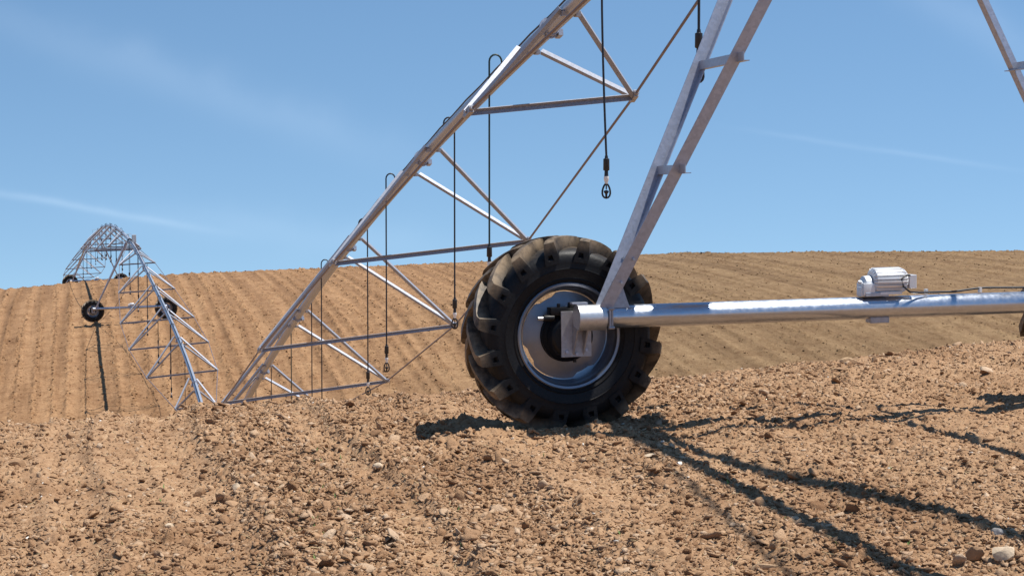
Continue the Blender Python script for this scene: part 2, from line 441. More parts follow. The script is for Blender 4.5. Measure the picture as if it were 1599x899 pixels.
def terrain(x, y):
    x = np.asarray(x, float); y = np.asarray(y, float)
    q = y - smooth_interp(x, YC_X, YC_Y, 1.0)
    ww = 5.0
    near = 0.018 * np.clip(x, -12, 12) - np.where(q > 0, 0.33 * (np.sqrt(q * q + ww * ww) - ww), 0)
    near = near + 0.028 * (np.clip(y, 6.0, 11.0) - 11.0) * np.clip((y + 6) / 8, 0, 1)
    wt = np.clip((y - 40) / 55, 0, 1)
    far = smooth_interp(y, F_Y, F_Z, 5.0) + smooth_interp(x, O_X, O_Z, 6.0) * wt
    k = 1.2
    m = np.maximum(near, far); d = np.abs(near - far)
    return m + np.where(d < k * 4, k * np.log1p(np.exp(-d / k)) - 0, 0) * np.where(y > 25, 1, 0) * np.clip((y - 25) / 10, 0, 1)


WHEEL = np.array([0.33, 10.99])


def furrow_uv(x, y):
    return x * FD[0] + y * FD[1], x * FP[0] + y * FP[1] - np.where(y > 40, 0.0075 * np.clip(x + 5, 0, 40) ** 2, 0)


def roughness(x, y):
    """0 on the rolled strips, 1 where clods lie thick"""
    u, v = furrow_uv(x, y)
    a = fbm(v * 0.9 + 3, u * 0.12, 5, 3); b_ = fbm(x * 0.8, y * 0.8, 9, 3)
    r_ = np.clip((a - 0.38) * 3.4, 0, 1) * 0.68 + np.clip((b_ - 0.3) * 2.2, 0, 1) * 0.32
    for v0, w0 in ((0.60, 0.16), (-0.05, 0.13), (1.50, 0.12), (2.5, 0.2), (-0.75, 0.2)):          # strips pressed smooth by passing wheels
        r_ = r_ * (1 - 0.88 * np.exp(-(((v + 0.05 * np.sin(u * 1.3) - v0) / w0) ** 4)))
    r_ = np.clip(r_ + 0.45 * np.exp(-((v - 1.06) / 0.30) ** 2) * np.where(y < 13, 1, 0) * np.clip(0.3 + 1.4 * (fbm(x * 1.6, y * 1.6, 33, 3) - 0.25), 0, 1), 0, 1.25)
    return r_ * (1 - 0.62 * np.clip((x - 0.1) / 0.8, 0, 1) * np.clip((11.6 - y) / 1.0, 0, 1))       # the ground right of the wheel is finer


def detail(x, y):
    r = np.hypot(x, y); z = np.zeros_like(x)
    u, v = furrow_uv(x, y)
    n = r < 34
    xn, yn, un, vn = x[n], y[n], u[n], v[n]
    rg = roughness(xn, yn)
    z[n] = 0.032 * (fbm(xn * 1.3, yn * 1.3, 1, 3) - 0.5) + 0.030 * np.sin(2 * math.pi * (vn / 0.76) + 1.5 * fbm(un * 0.5, vn * 0.5, 3, 2)) * (0.3 + 0.7 * fbm(un * 0.2, vn * 0.8, 21, 2))
    z[n] += 0.030 * rg * lumps(xn, yn * 0.85, 0.19, 100, 0.12) + 0.020 * chips(xn, yn * 0.6, 0.115, 200, 0.04 + 0.34 * rg, 0.7)
    z[n] += 0.014 * chips(xn, yn * 0.6, 0.058, 300, 0.12 + 0.42 * rg, 0.7) + 0.011 * chips(xn, yn * 0.75, 0.028, 350, 0.20 + 0.35 * rg, 0.6)
    for v0, w0 in ((0.60, 0.15), (-0.05, 0.12), (1.50, 0.11)):
        z[n] += -0.030 * np.exp(-(((vn + 0.05 * np.sin(un * 1.3) - v0) / w0) ** 4)) + 0.014 * np.exp(-((np.abs(vn + 0.05 * np.sin(un * 1.3) - v0) - w0 * 1.35) / 0.05) ** 2)
    z[n] += (0.5 + 0.7 * rg) * 0.018 * (fbm(xn * 14, yn * 14, 40, 4) - 0.5) + 0.005 * (vnoise(xn * 75, yn * 75, 77) - 0.5)
    f_ = r > 45
    xf, yf, uf, vf = x[f_], y[f_], u[f_], v[f_]
    ph = vf / 0.78 + 1.1 * (fbm(uf * 0.03, vf * 0.55, 61, 2) - 0.5)
    fr = np.abs((ph % 1.0) - 0.5) * 2
    row = np.floor(ph)
    amp = 0.008 + 0.055 * h2(row, row * 0 + 3, 8) ** 2
    band = fbm(vf * 0.28 + 7, uf * 0.012, 66, 2)
    cl = np.clip((fr - 0.35) * 2.2, 0, 1) * np.clip((band - 0.3) * 3, 0.15, 1)
    z[f_] = amp * (0.5 - 0.5 * np.cos(math.pi * fr)) + (0.25 + cl) * (0.085 * lumps(xf, yf * 0.7, 0.36, 400, 0.4) + 0.06 * chips(xf, yf * 0.6, 0.21, 500)) + 0.07 * (fbm(xf * 1.1, yf * 0.7, 71, 4) - 0.5)
    # the ridge itself shows single clods against the sky
    # soil pushed up round the tyre
    dx = x - WHEEL[0]; dy = y - WHEEL[1]
    z += 0.035 * np.exp(-((dx / 0.42) ** 2 + ((dy + 0.30) / 0.12) ** 2)) + 0.03 * np.exp(-((dx / 0.5) ** 2 + ((dy - 0.32) / 0.14) ** 2))
    z -= 0.03 * np.exp(-((dx / 0.30) ** 2 + (dy / 0.20) ** 2))
    al = dx * 0.9645 + dy * 0.2639; ac = -dx * 0.2639 + dy * 0.9645
    on = 1 / (1 + np.exp((al + 0.25) / 0.08)) * np.exp(-(al / 3.0) ** 4)
    lug = 0.5 + 0.5 * np.sin(2 * math.pi * (al + np.abs(ac) * 0.8) / 0.24)
    z += on * np.where(r < 30, -(0.020 + 0.012 * lug) * np.exp(-(ac / 0.19) ** 4) + 0.022 * np.exp(-((np.abs(ac) - 0.27) / 0.06) ** 2) * (0.5 + fbm(al * 3, ac * 3, 90, 2)), 0)
    return z


def height(x, y):
    x = np.atleast_1d(np.asarray(x, float)); y = np.atleast_1d(np.asarray(y, float))
    return terrain(x, y) + detail(x, y)


def gz(x, y):
    return float(height(x, y)[0])


def build_ground():
    phi = np.concatenate([np.linspace(-180, -60, 50, endpoint=False), np.linspace(-60, -20, 90, endpoint=False), np.linspace(-20, 20, 1180, endpoint=False),
                          np.linspace(20, 60, 90, endpoint=False), np.linspace(60, 180, 51)[:-1]]) * math.pi / 180
    rr = np.concatenate([np.geomspace(0.3, 5.4, 45, endpoint=False), np.geomspace(5.4, 18.5, 1050, endpoint=False), np.geomspace(18.5, 62, 110, endpoint=False),
                         np.linspace(62, 152, 620, endpoint=False), np.geomspace(152, 750, 60)])
    P, Q = np.meshgrid(rr, phi, indexing='ij'); nr, npn = P.shape
    X = (P * np.sin(Q)).ravel(); Y = (P * np.cos(Q)).ravel()
    Z = height(X, Y)
    # beyond the dense sector the fine relief would alias: still the same surface
    co = np.empty((X.size + 1, 3), np.float32); co[:-1, 0] = X; co[:-1, 1] = Y; co[:-1, 2] = Z
    co[-1] = (0, 0, Z[:npn].mean())
    i = np.arange(nr - 1)[:, None] * npn; j = np.arange(npn)[None, :]; j2 = (j + 1) % npn
    quads = np.stack([i + j, i + j2, i + npn + j2, i + npn + j], -1).reshape(-1, 4)
    tri = np.stack([np.full(npn, X.size), np.roll(np.arange(npn), -1), np.arange(npn)], -1)
    me = bpy.data.meshes.new('ground')
    me.vertices.add(len(co)); me.vertices.foreach_set('co', co.ravel())
    loops = np.concatenate([quads.ravel(), tri.ravel()]).astype(np.int32)
    me.loops.add(loops.size); me.loops.foreach_set('vertex_index', loops)
    st = np.concatenate([np.arange(len(quads)) * 4, len(quads) * 4 + np.arange(len(tri)) * 3]).astype(np.int32)
    me.polygons.add(st.size); me.polygons.foreach_set('loop_start', st)
    me.update(calc_edges=True); me.validate()
    n = me.polygons[0].normal.z
    if n < 0: me.flip_normals()
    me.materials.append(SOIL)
    for_s = np.ones(len(me.polygons), bool); me.polygons.foreach_set('use_smooth', for_s)
    o = bpy.data.objects.new('ground', me); COL.objects.link(o)
    tag(o, 'dry brown ploughed field with long drills running over the far hill', 'field', kind='structure')


build_ground()


def chunk_lib(n, sub, flat, jag, seed):
    r_ = np.random.default_rng(seed); lib = []
    bm = bmesh.new(); bmesh.ops.create_icosphere(bm, subdivisions=sub, radius=1.0)
    base = np.array([v.co[:] for v in bm.verts]); faces = np.array([[v.index for v in f.verts] for f in bm.faces]); bm.free()
    for k in range(n):
        v = base * (1 + jag * (r_.random((len(base), 1)) - 0.5))
        # chop a few flat facets
        for _ in range(6):
            d = r_.normal(size=3); d /= np.linalg.norm(d); h = 0.35 + 0.35 * r_.random()
            p = v @ d; v = v - np.outer(np.clip(p - h, 0, None), d) * 0.95
        v *= np.array([1.25, 0.6 + 0.6 * r_.random(), flat * (0.7 + 0.6 * r_.random())])
        lib.append(v)
    return lib, faces


def scatter(name, pts, sizes, lib, faces, mat, sink=0.25, smooth=False, tilt=0.5):
    n = len(pts); nv = len(lib[0]); nf = len(faces)
    V = np.empty((n, nv, 3), np.float32); L = np.array(lib)
    pick = rng.integers(0, len(lib), n); a = rng.random(n) * 2 * math.pi; tx = rng.normal(0, tilt, n); ty = rng.normal(0, tilt, n)
    v = L[pick]
    ca, sa = np.cos(a)[:, None], np.sin(a)[:, None]
    x = v[..., 0] * ca - v[..., 1] * sa; y = v[..., 0] * sa + v[..., 1] * ca; z = v[..., 2]
    c, s = np.cos(tx)[:, None], np.sin(tx)[:, None]; y, z = y * c - z * s, y * s + z * c
    c, s = np.cos(ty)[:, None], np.sin(ty)[:, None]; x, z = x * c + z * s, z * c - x * s
    V[..., 0] = x * sizes[:, None] + pts[:, 0:1]; V[..., 1] = y * sizes[:, None] + pts[:, 1:2]; V[..., 2] = z * sizes[:, None] + pts[:, 2:3] + (sizes * (0.35 - sink))[:, None]
    F = (faces[None] + (np.arange(n) * nv)[:, None, None]).reshape(-1, 3)
    me = bpy.data.meshes.new(name)
    me.vertices.add(n * nv); me.vertices.foreach_set('co', V.ravel())
    me.loops.add(F.size); me.loops.foreach_set('vertex_index', F.ravel().astype(np.int32))
    me.polygons.add(len(F)); me.polygons.foreach_set('loop_start', (np.arange(len(F)) * 3).astype(np.int32))
    me.update(calc_edges=True)
    if smooth: me.polygons.foreach_set('use_smooth', np.ones(len(F), bool))
    me.materials.append(mat)
    o = bpy.data.objects.new(name, me); COL.objects.link(o); return o


def wedge(n, r0, r1, ang=18.5, power=1.0):
    """points in the wedge of field before the camera, denser close by"""
    u = rng.random(n); r = r0 * (r1 / r0) ** (u ** power); p = (rng.random(n) * 2 - 1) * R(ang)
    return r * np.sin(p), r * np.cos(p)


def not_under_tyre(x, y):
    return ((x - WHEEL[0]) / 0.52) ** 2 + ((y - WHEEL[1]) / 0.30) ** 2 > 1


# clods too many to count: one mesh of small crumbs, one of big clods, one on the far hill
lib1, f1 = chunk_lib(24, 1, 0.38, 0.65, 1); lib2, f2 = chunk_lib(24, 2, 0.34, 0.6, 2)
x, y = wedge(300000, 5.2, 20, 26.0)
keep = (rng.random(x.size) < 0.25 + 0.75 * roughness(x, y)) & not_under_tyre(x, y); x, y = x[keep], y[keep]
sz = 0.005 + 0.012 * rng.random(x.size) ** 2.4
tag(scatter('soil_crumbs', np.stack([x, y, height(x, y)], 1), sz, lib1, f1, CLOD), 'loose dry crumbs of soil spread over the near ground', 'soil', kind='stuff')
x, y = wedge(15000, 5.2, 24, 26.0)
keep = (rng.random(x.size) < 0.08 + 0.92 * roughness(x, y) ** 1.3) & not_under_tyre(x, y); x, y = x[keep], y[keep]
sz = 0.010 + 0.042 * rng.random(x.size) ** 4.0
x2, y2 = wedge(235000, 5.2, 22, 26.0)
keep = (rng.random(x2.size) < 0.14 + 0.86 * roughness(x2, y2) ** 1.2) & not_under_tyre(x2, y2); x2, y2 = x2[keep], y2[keep]
s2 = 0.007 + 0.024 * rng.random(x2.size) ** 3.4
tag(scatter('soil_flakes', np.stack([x2, y2, height(x2, y2)], 1), s2, lib1, f1, CLOD, tilt=0.5), 'flaky chips of dry earth covering the rough strips of the near ground', 'soil', kind='stuff')
x3, y3 = wedge(2600, 5.4, 15)
keep = (rng.random(x3.size) < np.clip(roughness(x3, y3) - 0.35, 0, 1) * 0.9) & not_under_tyre(x3, y3); x3, y3 = x3[keep], y3[keep]
x = np.concatenate([x, x3]); y = np.concatenate([y, y3]); sz = np.concatenate([sz, 0.020 + 0.026 * rng.random(x3.size) ** 2])
tag(scatter('soil_clods', np.stack([x, y, height(x, y)], 1), sz, lib2, f2, CLOD, smooth=False), 'broken brown clods of earth lying on the near ground', 'soil', kind='stuff')
x, y = wedge(120000, 60, 150, 20, 0.9)
u_, v_ = furrow_uv(x, y); fr = np.abs(((v_ / 0.78 + 1.1 * (fbm(u_ * 0.03, v_ * 0.55, 61, 2) - 0.5)) % 1.0) - 0.5) * 2
keep = rng.random(x.size) < 0.12 + 0.88 * np.clip((fr - 0.4) * 2, 0, 1) * np.clip((fbm(v_ * 0.28 + 7, u_ * 0.012, 66, 2) - 0.3) * 3, 0.1, 1); x, y = x[keep], y[keep]
sz = 0.025 + 0.06 * rng.random(x.size) ** 5
tag(scatter('hill_clods', np.stack([x, y, height(x, y)], 1), sz, lib1, f1, CLOD, sink=0.1), 'dark clods in rows along the drills of the far hill', 'soil', kind='stuff')
x, y = wedge(450, 5.2, 20)
sz = 0.003 + 0.011 * rng.random(x.size) ** 3
tag(scatter('white_chippings', np.stack([x, y, height(x, y) + 0.004], 1), sz, lib1, f1, STONE['white'], sink=0.1), 'tiny white stone chips sprinkled over the near soil', 'stone chips', kind='stuff')


# ------------------------------------------------------------------ drive towers
BR = 0.072           # beam radius
LXL = 1.97           # half wheelbase
AX = 0.125           # axle below the beam axis
BZ = 0.723           # beam axis above ground
PZ = 4.45            # water pipe above ground
TX = 0.135           # the pipe sits a little off the middle of the beam


def tyre_mesh():
    mb = MB()
    prof = [(0.330, -0.150), (0.345, -0.172), (0.356, -0.177), (0.360, -0.1825), (0.366, -0.179), (0.40, -0.192), (0.420, -0.1955), (0.424, -0.200), (0.432, -0.197), (0.46, -0.200), (0.505, -0.193), (0.533, -0.170), (0.550, -0.125), (0.559, -0.06), (0.562, 0.0)]
    prof = prof + [(r, -y) for r, y in reversed(prof[:-1])]
    mb.lathe(prof, 'Y', 72)
    ys = [p[1] for p in prof]; rs_ = [p[0] for p in prof]
    for side in (-1, 1):
        for k in range(16):
            a0 = 2 * math.pi * (k + (0.5 if side > 0 else 0)) / 16
            secs = []
            #      |y|    base  top    sweep  half-width(m)
            for (yy, rb_, rt, sw, hw) in ((0.208, 0.465, 0.552, 0.00, 0.037), (0.205, 0.495, 0.602, 0.02, 0.037), (0.178, 0.522, 0.618, 0.05, 0.034), (0.140, 0.537, 0.623, 0.11, 0.031),
                                          (0.095, 0.548, 0.626, 0.20, 0.029), (0.050, 0.554, 0.628, 0.29, 0.028), (0.010, 0.556, 0.629, 0.37, 0.028), (-0.018, 0.556, 0.622, 0.42, 0.024)):
                a = a0 - sw          # the bars sweep back towards the middle
                y_ = side * yy
                q = []
                for (r_, wmul, sg) in ((rb_, 1.25, -1), (rb_, 1.25, 1), (rt, 0.9, 1), (rt, 0.9, -1)):
                    aa = a + sg * hw * wmul / r_ * (1.0 if yy > 0.15 else 1.25)
                    q.append(Vector((r_ * math.cos(aa), y_, r_ * math.sin(aa))))
                secs.append(q)
            # pocket in the shoulder end of the bar
            e = secs[0]; c = sum(e, Vector()) / 4
            inn = [c + (p - c) * 0.42 for p in e]; deep = [c + (p - c) * 0.75 + Vector((0, -side * 0.022, 0)) for p in inn]
            vv = [p for q in secs for p in q]; n = len(secs); ff = []
            for i in range(n - 1):
                for j in range(4):
                    ff.append((i * 4 + j, i * 4 + (j + 1) % 4, (i + 1) * 4 + (j + 1) % 4, (i + 1) * 4 + j))
            ff.append(((n - 1) * 4, (n - 1) * 4 + 1, (n - 1) * 4 + 2, (n - 1) * 4 + 3))
            b0 = len(vv); vv += inn + deep
            for j in range(4):
                ff.append((j, (j + 1) % 4, b0 + (j + 1) % 4, b0 + j)); ff.append((b0 + j, b0 + (j + 1) % 4, b0 + 4 + (j + 1) % 4, b0 + 4 + j))
            ff.append((b0 + 4, b0 + 5, b0 + 6, b0 + 7))
            mb.add(vv, ff)
    return mb


def rim_mesh():
    mb = MB()
    mb.lathe([(0.322, -0.150), (0.336, -0.160), (0.338, -0.168), (0.330, -0.174), (0.316, -0.170), (0.308, -0.158), (0.303, -0.130), (0.296, -0.100), (0.284, -0.075), (0.280, 0.02), (0.290, 0.10), (0.303, 0.13), (0.308, 0.158), (0.316, 0.170), (0.330, 0.174), (0.338, 0.168), (0.336, 0.160), (0.322, 0.150)], 'Y', 72)

    def scal(i, r, a):
        if i < 2: return r
        s = max(0.0, math.cos(4 * (a - 0.9)))          # four scalloped gaps between disc and rim
        return r - 0.040 * min(1.0, s * 2.2) * (1 if i < 5 else 1)
    prof = [(0.105, -0.085), (0.135, -0.087), (0.200, -0.080), (0.245, -0.066), (0.276, -0.062), (0.276, -0.052), (0.240, -0.054), (0.195, -0.068), (0.105, -0.073)]

    def scal2(i, r, a):
        if r < 0.21: return r
        s = max(0.0, math.cos(4 * (a - 0.62)) - 0.50) / 0.50
        return r - (0.021 if r > 0.26 else 0.009) * min(1.0, s * 2.4)
    mb.lathe(prof, 'Y', 96, closed=True, rfun=scal2)
    return mb


def make_wheel(parent, x0, z0):
    wh = empty('wheel', (x0, 0.345, z0), parent=parent)
    ty = tyre_mesh().build('tyre', RUB, wh, smooth=38)
    rm = rim_mesh().build('rim', RIMM, wh, smooth=40)
    hb = MB(); hb.lathe([(0.001, -0.10), (0.155, -0.10), (0.168, -0.088), (0.172, -0.03), (0.12, -0.02), (0.12, 0.06), (0.001, 0.06)], 'Y', 36)
    hb.build('hub', GEARB, wh, smooth=35)
    for k in range(8):
        a = 2 * math.pi * (k + 0.5) / 8
        if k in (2, 3, 6, 7): pass
    wh.rotation_euler = (0, R(8) * (1 if x0 < 0 else -3), 0)
    return wh


def make_tower(name):
    t = empty(name)
    # --- base beam along local x
    mb = MB(); mb.tube([(-LXL + 0.03, 0, BZ), (LXL + 0.03, 0, BZ)], BR, 36)
    mb.build('base_beam', BEAM, t, smooth=40)
    for s, LX in ((-1, LXL), (1, LXL + 0.06)):
        # bright sleeve with end disc
        mb = MB(); mb.tube([(s * (LX + 0.005), 0, BZ), (s * (LX - 0.17), 0, BZ)], BR + 0.008, 36)
        mb.lathe([(0.001, 0), (BR + 0.010, 0), (BR + 0.010, 0.006), (0.001, 0.006)], 'X', 36, c=(s * (LX + 0.008), 0, BZ))
        sl = mb.build('end_sleeve', COLLAR, t, smooth=40)
        cl = MB()
        cl.box((s * (LX - 0.185), -BR - 0.004, BZ - 0.005), 0.012, 0.02, 0.13); cl.box((s * (LX - 0.20), -BR - 0.004, BZ - 0.005), 0.008, 0.014, 0.11)
        cl.tube([(s * (LX - 0.21), -BR - 0.012, BZ + 0.055), (s * (LX - 0.175), -BR - 0.012, BZ + 0.055)], 0.009, 6)
        cl.tube([(s * (LX - 0.21), -BR - 0.012, BZ - 0.062), (s * (LX - 0.175), -BR - 0.012, BZ - 0.062)], 0.009, 6)
        cl.build('clamp', PLATE, sl)
        # gearbox plate behind the beam and the black gearbox in front of the wheel
        px = s * (LX - 0.015)
        mb = MB(); mb.box((px, BR + 0.012, BZ - 0.105), 0.195, 0.012, 0.285)
        # webs from plate to beam
        mb.prism([(px - s * 0.045, BR + 0.004, BZ - 0.05), (px - s * 0.045, BR + 0.004, BZ - 0.235), (px - s * 0.045, -0.02, BZ - 0.07)], (0.008, 0, 0))
        mb.prism([(px + s * 0.02, BR + 0.004, BZ - 0.05), (px + s * 0.02, BR + 0.004, BZ - 0.235), (px + s * 0.02, -0.02, BZ - 0.07)], (0.008, 0, 0))
        pl = mb.build('gearbox_plate', PLATE, t, bevel=0.0015)
        for bx, bz in ((-0.065, -0.215), (0.0, -0.228), (0.062, -0.205)):
            MB().tube([(px + bx, BR + 0.006, BZ + bz), (px + bx, BR - 0.006, BZ + bz)], 0.0105, 6).build('bolt', GALV_DULL, pl)
        gb = MB()
        gb.lathe([(0.001, 0), (0.120, 0), (0.135, 0.02), (0.142, 0.10), (0.165, 0.13), (0.165, 0.16), (0.001, 0.16)], 'Y', 32, c=(s * LX, BR + 0.024, BZ - AX))
        gb.box((px - 0.07, BR + 0.08, BZ + 0.035), 0.17, 0.09, 0.05)
        gb.box((px + 0.02, BR + 0.05, BZ + 0.075), 0.11, 0.05, 0.03)
        gb.tube([(px - 0.13, BR + 0.05, BZ - 0.005), (px - 0.20, BR + 0.05, BZ - 0.005)], 0.022, 12)
        gb.tube([(px - 0.10, BR + 0.05, BZ + 0.062), (px - 0.10, BR + 0.05, BZ + 0.085)], 0.012, 8)
        g = gb.build('gearbox', GEARB, t, smooth=30, bevel=0.004)
        sh = MB(); sh.tube([(px - 0.20, BR + 0.05, BZ - 0.005), (px - 0.235, BR + 0.05, BZ - 0.005)], 0.012, 12); sh.build('input_shaft', COLLAR, g, smooth=40)
        dr = MB(); dr.tube([(px, BR + 0.05, BZ - 0.262), (px, BR + 0.05, BZ - 0.285)], 0.011, 8); dr.build('drain_plug', GEARB, g)
        tb = MB(); tb.box((px - s * 0.0, 0.02, BZ + BR + 0.017), 0.10, 0.05, 0.012); tb.build('top_bracket', GALV_DULL, t, bevel=0.002)
        make_wheel(t, s * LX, BZ - AX)
        # two legs per side, steel angle, spreading along the pipe
        for q in (-1, 1):
            foot = Vector((s * (LX - 0.20), q * 0.045, BZ + 0.035)); top = Vector((s * 0.16 + TX + 0.03, q * 0.60 if q > 0 else -0.76, PZ - 0.10))
            mb = MB()
            # wide flange faces along the pipe, second flange turned in along its inner edge
            wdir = Vector((s, 0, 0.3))
            d = (top - foot).normalized()
            mb.angle(foot, top, wdir, Vector((0, -1 if q > 0 else 1, 0)), 0.078, 0.062, 0.006)
            lg = mb.build('leg', GALV_DULL, t)
            for fr_ in (0.05, 0.09):
                p = foot + (top - foot) * fr_ + Vector((s * 0.03, 0, 0))
                MB().tube([p + Vector((0, -0.014, 0)), p + Vector((0, 0.014, 0))], 0.010, 6).build('bolt', GALV, lg)
        # gusset that holds the feet
        mb = MB()
        gx = s * (LX - 0.235)
        mb.prism([(gx + s * 0.07, 0.0, BZ + BR - 0.01), (gx - s * 0.10, 0.0, BZ + BR - 0.01), (gx - s * 0.06, 0.0, BZ + BR + 0.11), (gx + s * 0.0, 0.0, BZ + BR + 0.13)], (0, 0.012, 0))
        mb.prism([(gx + s * 0.03, -BR * 0.6, BZ + BR * 0.8), (gx - s * 0.09, -BR * 0.6, BZ + BR * 0.8), (gx - s * 0.055, -0.03, BZ + 0.165), (gx - s * 0.01, -0.03, BZ + 0.165)], (0, 0.008, 0))
        mb.build('gusset', PLATE, t, bevel=0.001)
        # ties between the two legs
        for hz in (1.60, 2.27):
            fr_ = (hz - BZ - 0.035) / (PZ - 0.10 - BZ - 0.035)
            f0 = Vector((s * (LX - 0.20), 0.045, BZ + 0.035)); t0 = Vector((s * 0.16 + TX + 0.03, 0.60, PZ - 0.10))
            p1 = f0 + (t0 - f0) * fr_; p0 = Vector((p1.x, -0.045 - 0.715 * fr_, p1.z))
            e = 0.10
            mb = MB()
            mb.angle(p0 + Vector((s * 0.02, -e, 0)), p1 + Vector((s * 0.02, 0.03, 0)), (0, 0, 1), (-s, 0, 0), 0.055, 0.04, 0.005)
            mb.build('leg_tie', GALV, t)
    # drive motor in the middle of the beam
    mo = empty('drive_motor', (0.13, 0.0, BZ + BR + 0.004), parent=t); mo.scale = (0.96, 0.96, 1.04)
    ms = MB(); ms.box((-0.10, 0, 0.012), 0.17, 0.13, 0.024); ms.box((-0.045, -0.035, 0.035), 0.10, 0.03, 0.03); ms.box((-0.13, -0.02, 0.03), 0.05, 0.06, 0.03)
    ms.build('mounting_saddle', GALV, mo, bevel=0.003)
    gm = MB(); gm.lathe([(0.001, -0.19), (0.030, -0.19), (0.034, -0.175), (0.060, -0.17), (0.064, -0.125), (0.001, -0.125)], 'X', 24, c=(0.0, 0.01, 0.065)); gm.box((-0.155, -0.005, 0.045), 0.085, 0.11, 0.075); gm.box((-0.185, -0.01, 0.03), 0.05, 0.07, 0.06)
    gm.tube([(-0.20, -0.03, 0.09), (-0.225, -0.03, 0.09)], 0.012, 8)
    gm.build('gear_housing', ALU, mo, smooth=35, bevel=0.006)
    md = MB()
    nfin = 40

    def fins(i, r, a):
        return r * (1.0 if not (1 < i < 6) else (1.0 if int(a / (2 * math.pi) * 80 + 0.5) % 4 < 3 else 0.84))
    md.lathe([(0.001, -0.118), (0.060, -0.118), (0.082, -0.105), (0.084, -0.10), (0.084, 0.09), (0.082, 0.095), (0.070, 0.125), (0.060, 0.135), (0.001, 0.135)], 'X', 80, c=(0, 0, 0.092), rfun=fins)
    md.box((0.0, -0.02, 0.018), 0.16, 0.10, 0.016)
    md.build('motor_body', ALU, mo, smooth=25)
    tb = MB(); tb.box((0.165, -0.015, 0.085), 0.055, 0.10, 0.085); tb.build('terminal_box', ALU, mo, bevel=0.004)
    cb = MB()
    cb.tube([(0.13, -0.085, 0.125), (0.09, -0.105, 0.128), (0.055, -0.110, 0.105), (0.07, -0.105, 0.06), (0.13, -0.085, 0.022), (0.22, -0.055, 0.014), (0.30, -0.04, 0.014), (0.50, -0.02, 0.012), (0.66, -0.01, 0.026), (0.75, -0.005, 0.03), (1.0, 0, 0.024), (1.35, 0, 0.02), (1.62, 0, 0.02)], 0.0065, 8)
    cb.build('power_cable', BLACK, mo, smooth=60)
    for cxp in (0.29, 0.70):
        cp = MB(); cp.box((cxp, -0.012, 0.018), 0.018, 0.025, 0.032); cp.build('cable_clip', WHITEP, mo)
    ub = MB()
    ub.box((-0.07, 0, -2 * BR - 0.006), 0.13, 0.08, 0.03); ub.box((-0.07, -0.035, -2 * BR - 0.006), 0.14, 0.012, 0.036)
    ub.build('under_bracket', PLATE, mo, bevel=0.003)
    # top of the tower: saddle, flexible boot and control box
    sd_ = MB(); sd_.box((TX, -0.07, PZ - 0.12), 0.40, 1.50, 0.02); sd_.box((TX, -0.74, PZ - 0.085), 0.22, 0.06, 0.05); sd_.box((TX, 0.60, PZ - 0.085), 0.22, 0.06, 0.05)
    sd_.build('top_saddle', GALV_DULL, t, bevel=0.003)
    bt = MB(); bt.lathe([(0.001, -0.26), (0.10, -0.26), (0.105, -0.16), (0.125, -0.12), (0.108, -0.08), (0.125, -0.03), (0.108, 0.02), (0.125, 0.06), (0.108, 0.11), (0.105, 0.26), (0.001, 0.26)], 'Y', 24, c=(TX, 0, PZ))
    bt.build('flexible_boot', HOSE, t, smooth=50)
    bx = MB(); bx.box((TX + 0.24, -0.10, PZ + 0.10), 0.22, 0.36, 0.42); bx.box((TX + 0.12, -0.10, PZ - 0.09), 0.30, 0.06, 0.03)
    cbx = bx.build('control_box', BOXG, t, bevel=0.01)
    ant = MB(); ant.tube([(-0.10, 0.2, PZ + 0.10), (-0.10, 0.2, PZ + 0.34), (0.25, 0.2, PZ + 0.36)], 0.012, 8); ant.build('alignment_rod', COLLAR, t)
    return t


def place_tower(t, x, y, gzv, yaw, roll):
    t.location = (x, y, gzv); t.rotation_euler = (0, -roll, R(yaw))


TA = (2.316, 11.17); TB = (-9.24, 53.9); TC = (-21.26, 96.0); TD = (-33.5, 139.0); TE = (-46.5, 183.0)
tower = make_tower('drive_tower')
tag(tower, 'nearest drive tower, with its big lugged wheel and grey motor close up', 'drive tower', 'drive towers of the irrigation machine')
place_tower(tower, TA[0], TA[1], 0.033, 15.3, 0.016)


def top_of(t):
    m = Matrix.LocRotScale(t.location, t.rotation_euler, None)
    return m @ Vector((TX, 0, PZ))


towers = [tower]
for (p, lab, z0, yaw, rl) in ((TB, 'drive tower down in the hidden valley between the two long spans', None, 15.5, 0.05),
                              (TC, 'small distant drive tower on the hillside, both of its black wheels showing below the skyline', -5.0, 15.8, 0.024),
                              (TD, 'farthest drive tower, on the skyline, its wheels half sunk behind the ridge', -5.36, 15.8, 0.02)):
    c = copy_tree(tower); tag(c, lab)
    g_ = float(terrain(p[0], p[1])) if z0 is None else z0
    place_tower(c, p[0], p[1], g_ + (0.05 if z0 is None else 0.0), yaw, rl); towers.append(c)

# ------------------------------------------------------------------ spans
PR = 0.0825
WID = [0.915, 1.42, 1.74, 1.74, 1.42, 0.88]
DRP = [0.80, 1.32, 1.62, 1.60, 1.25, 0.72]


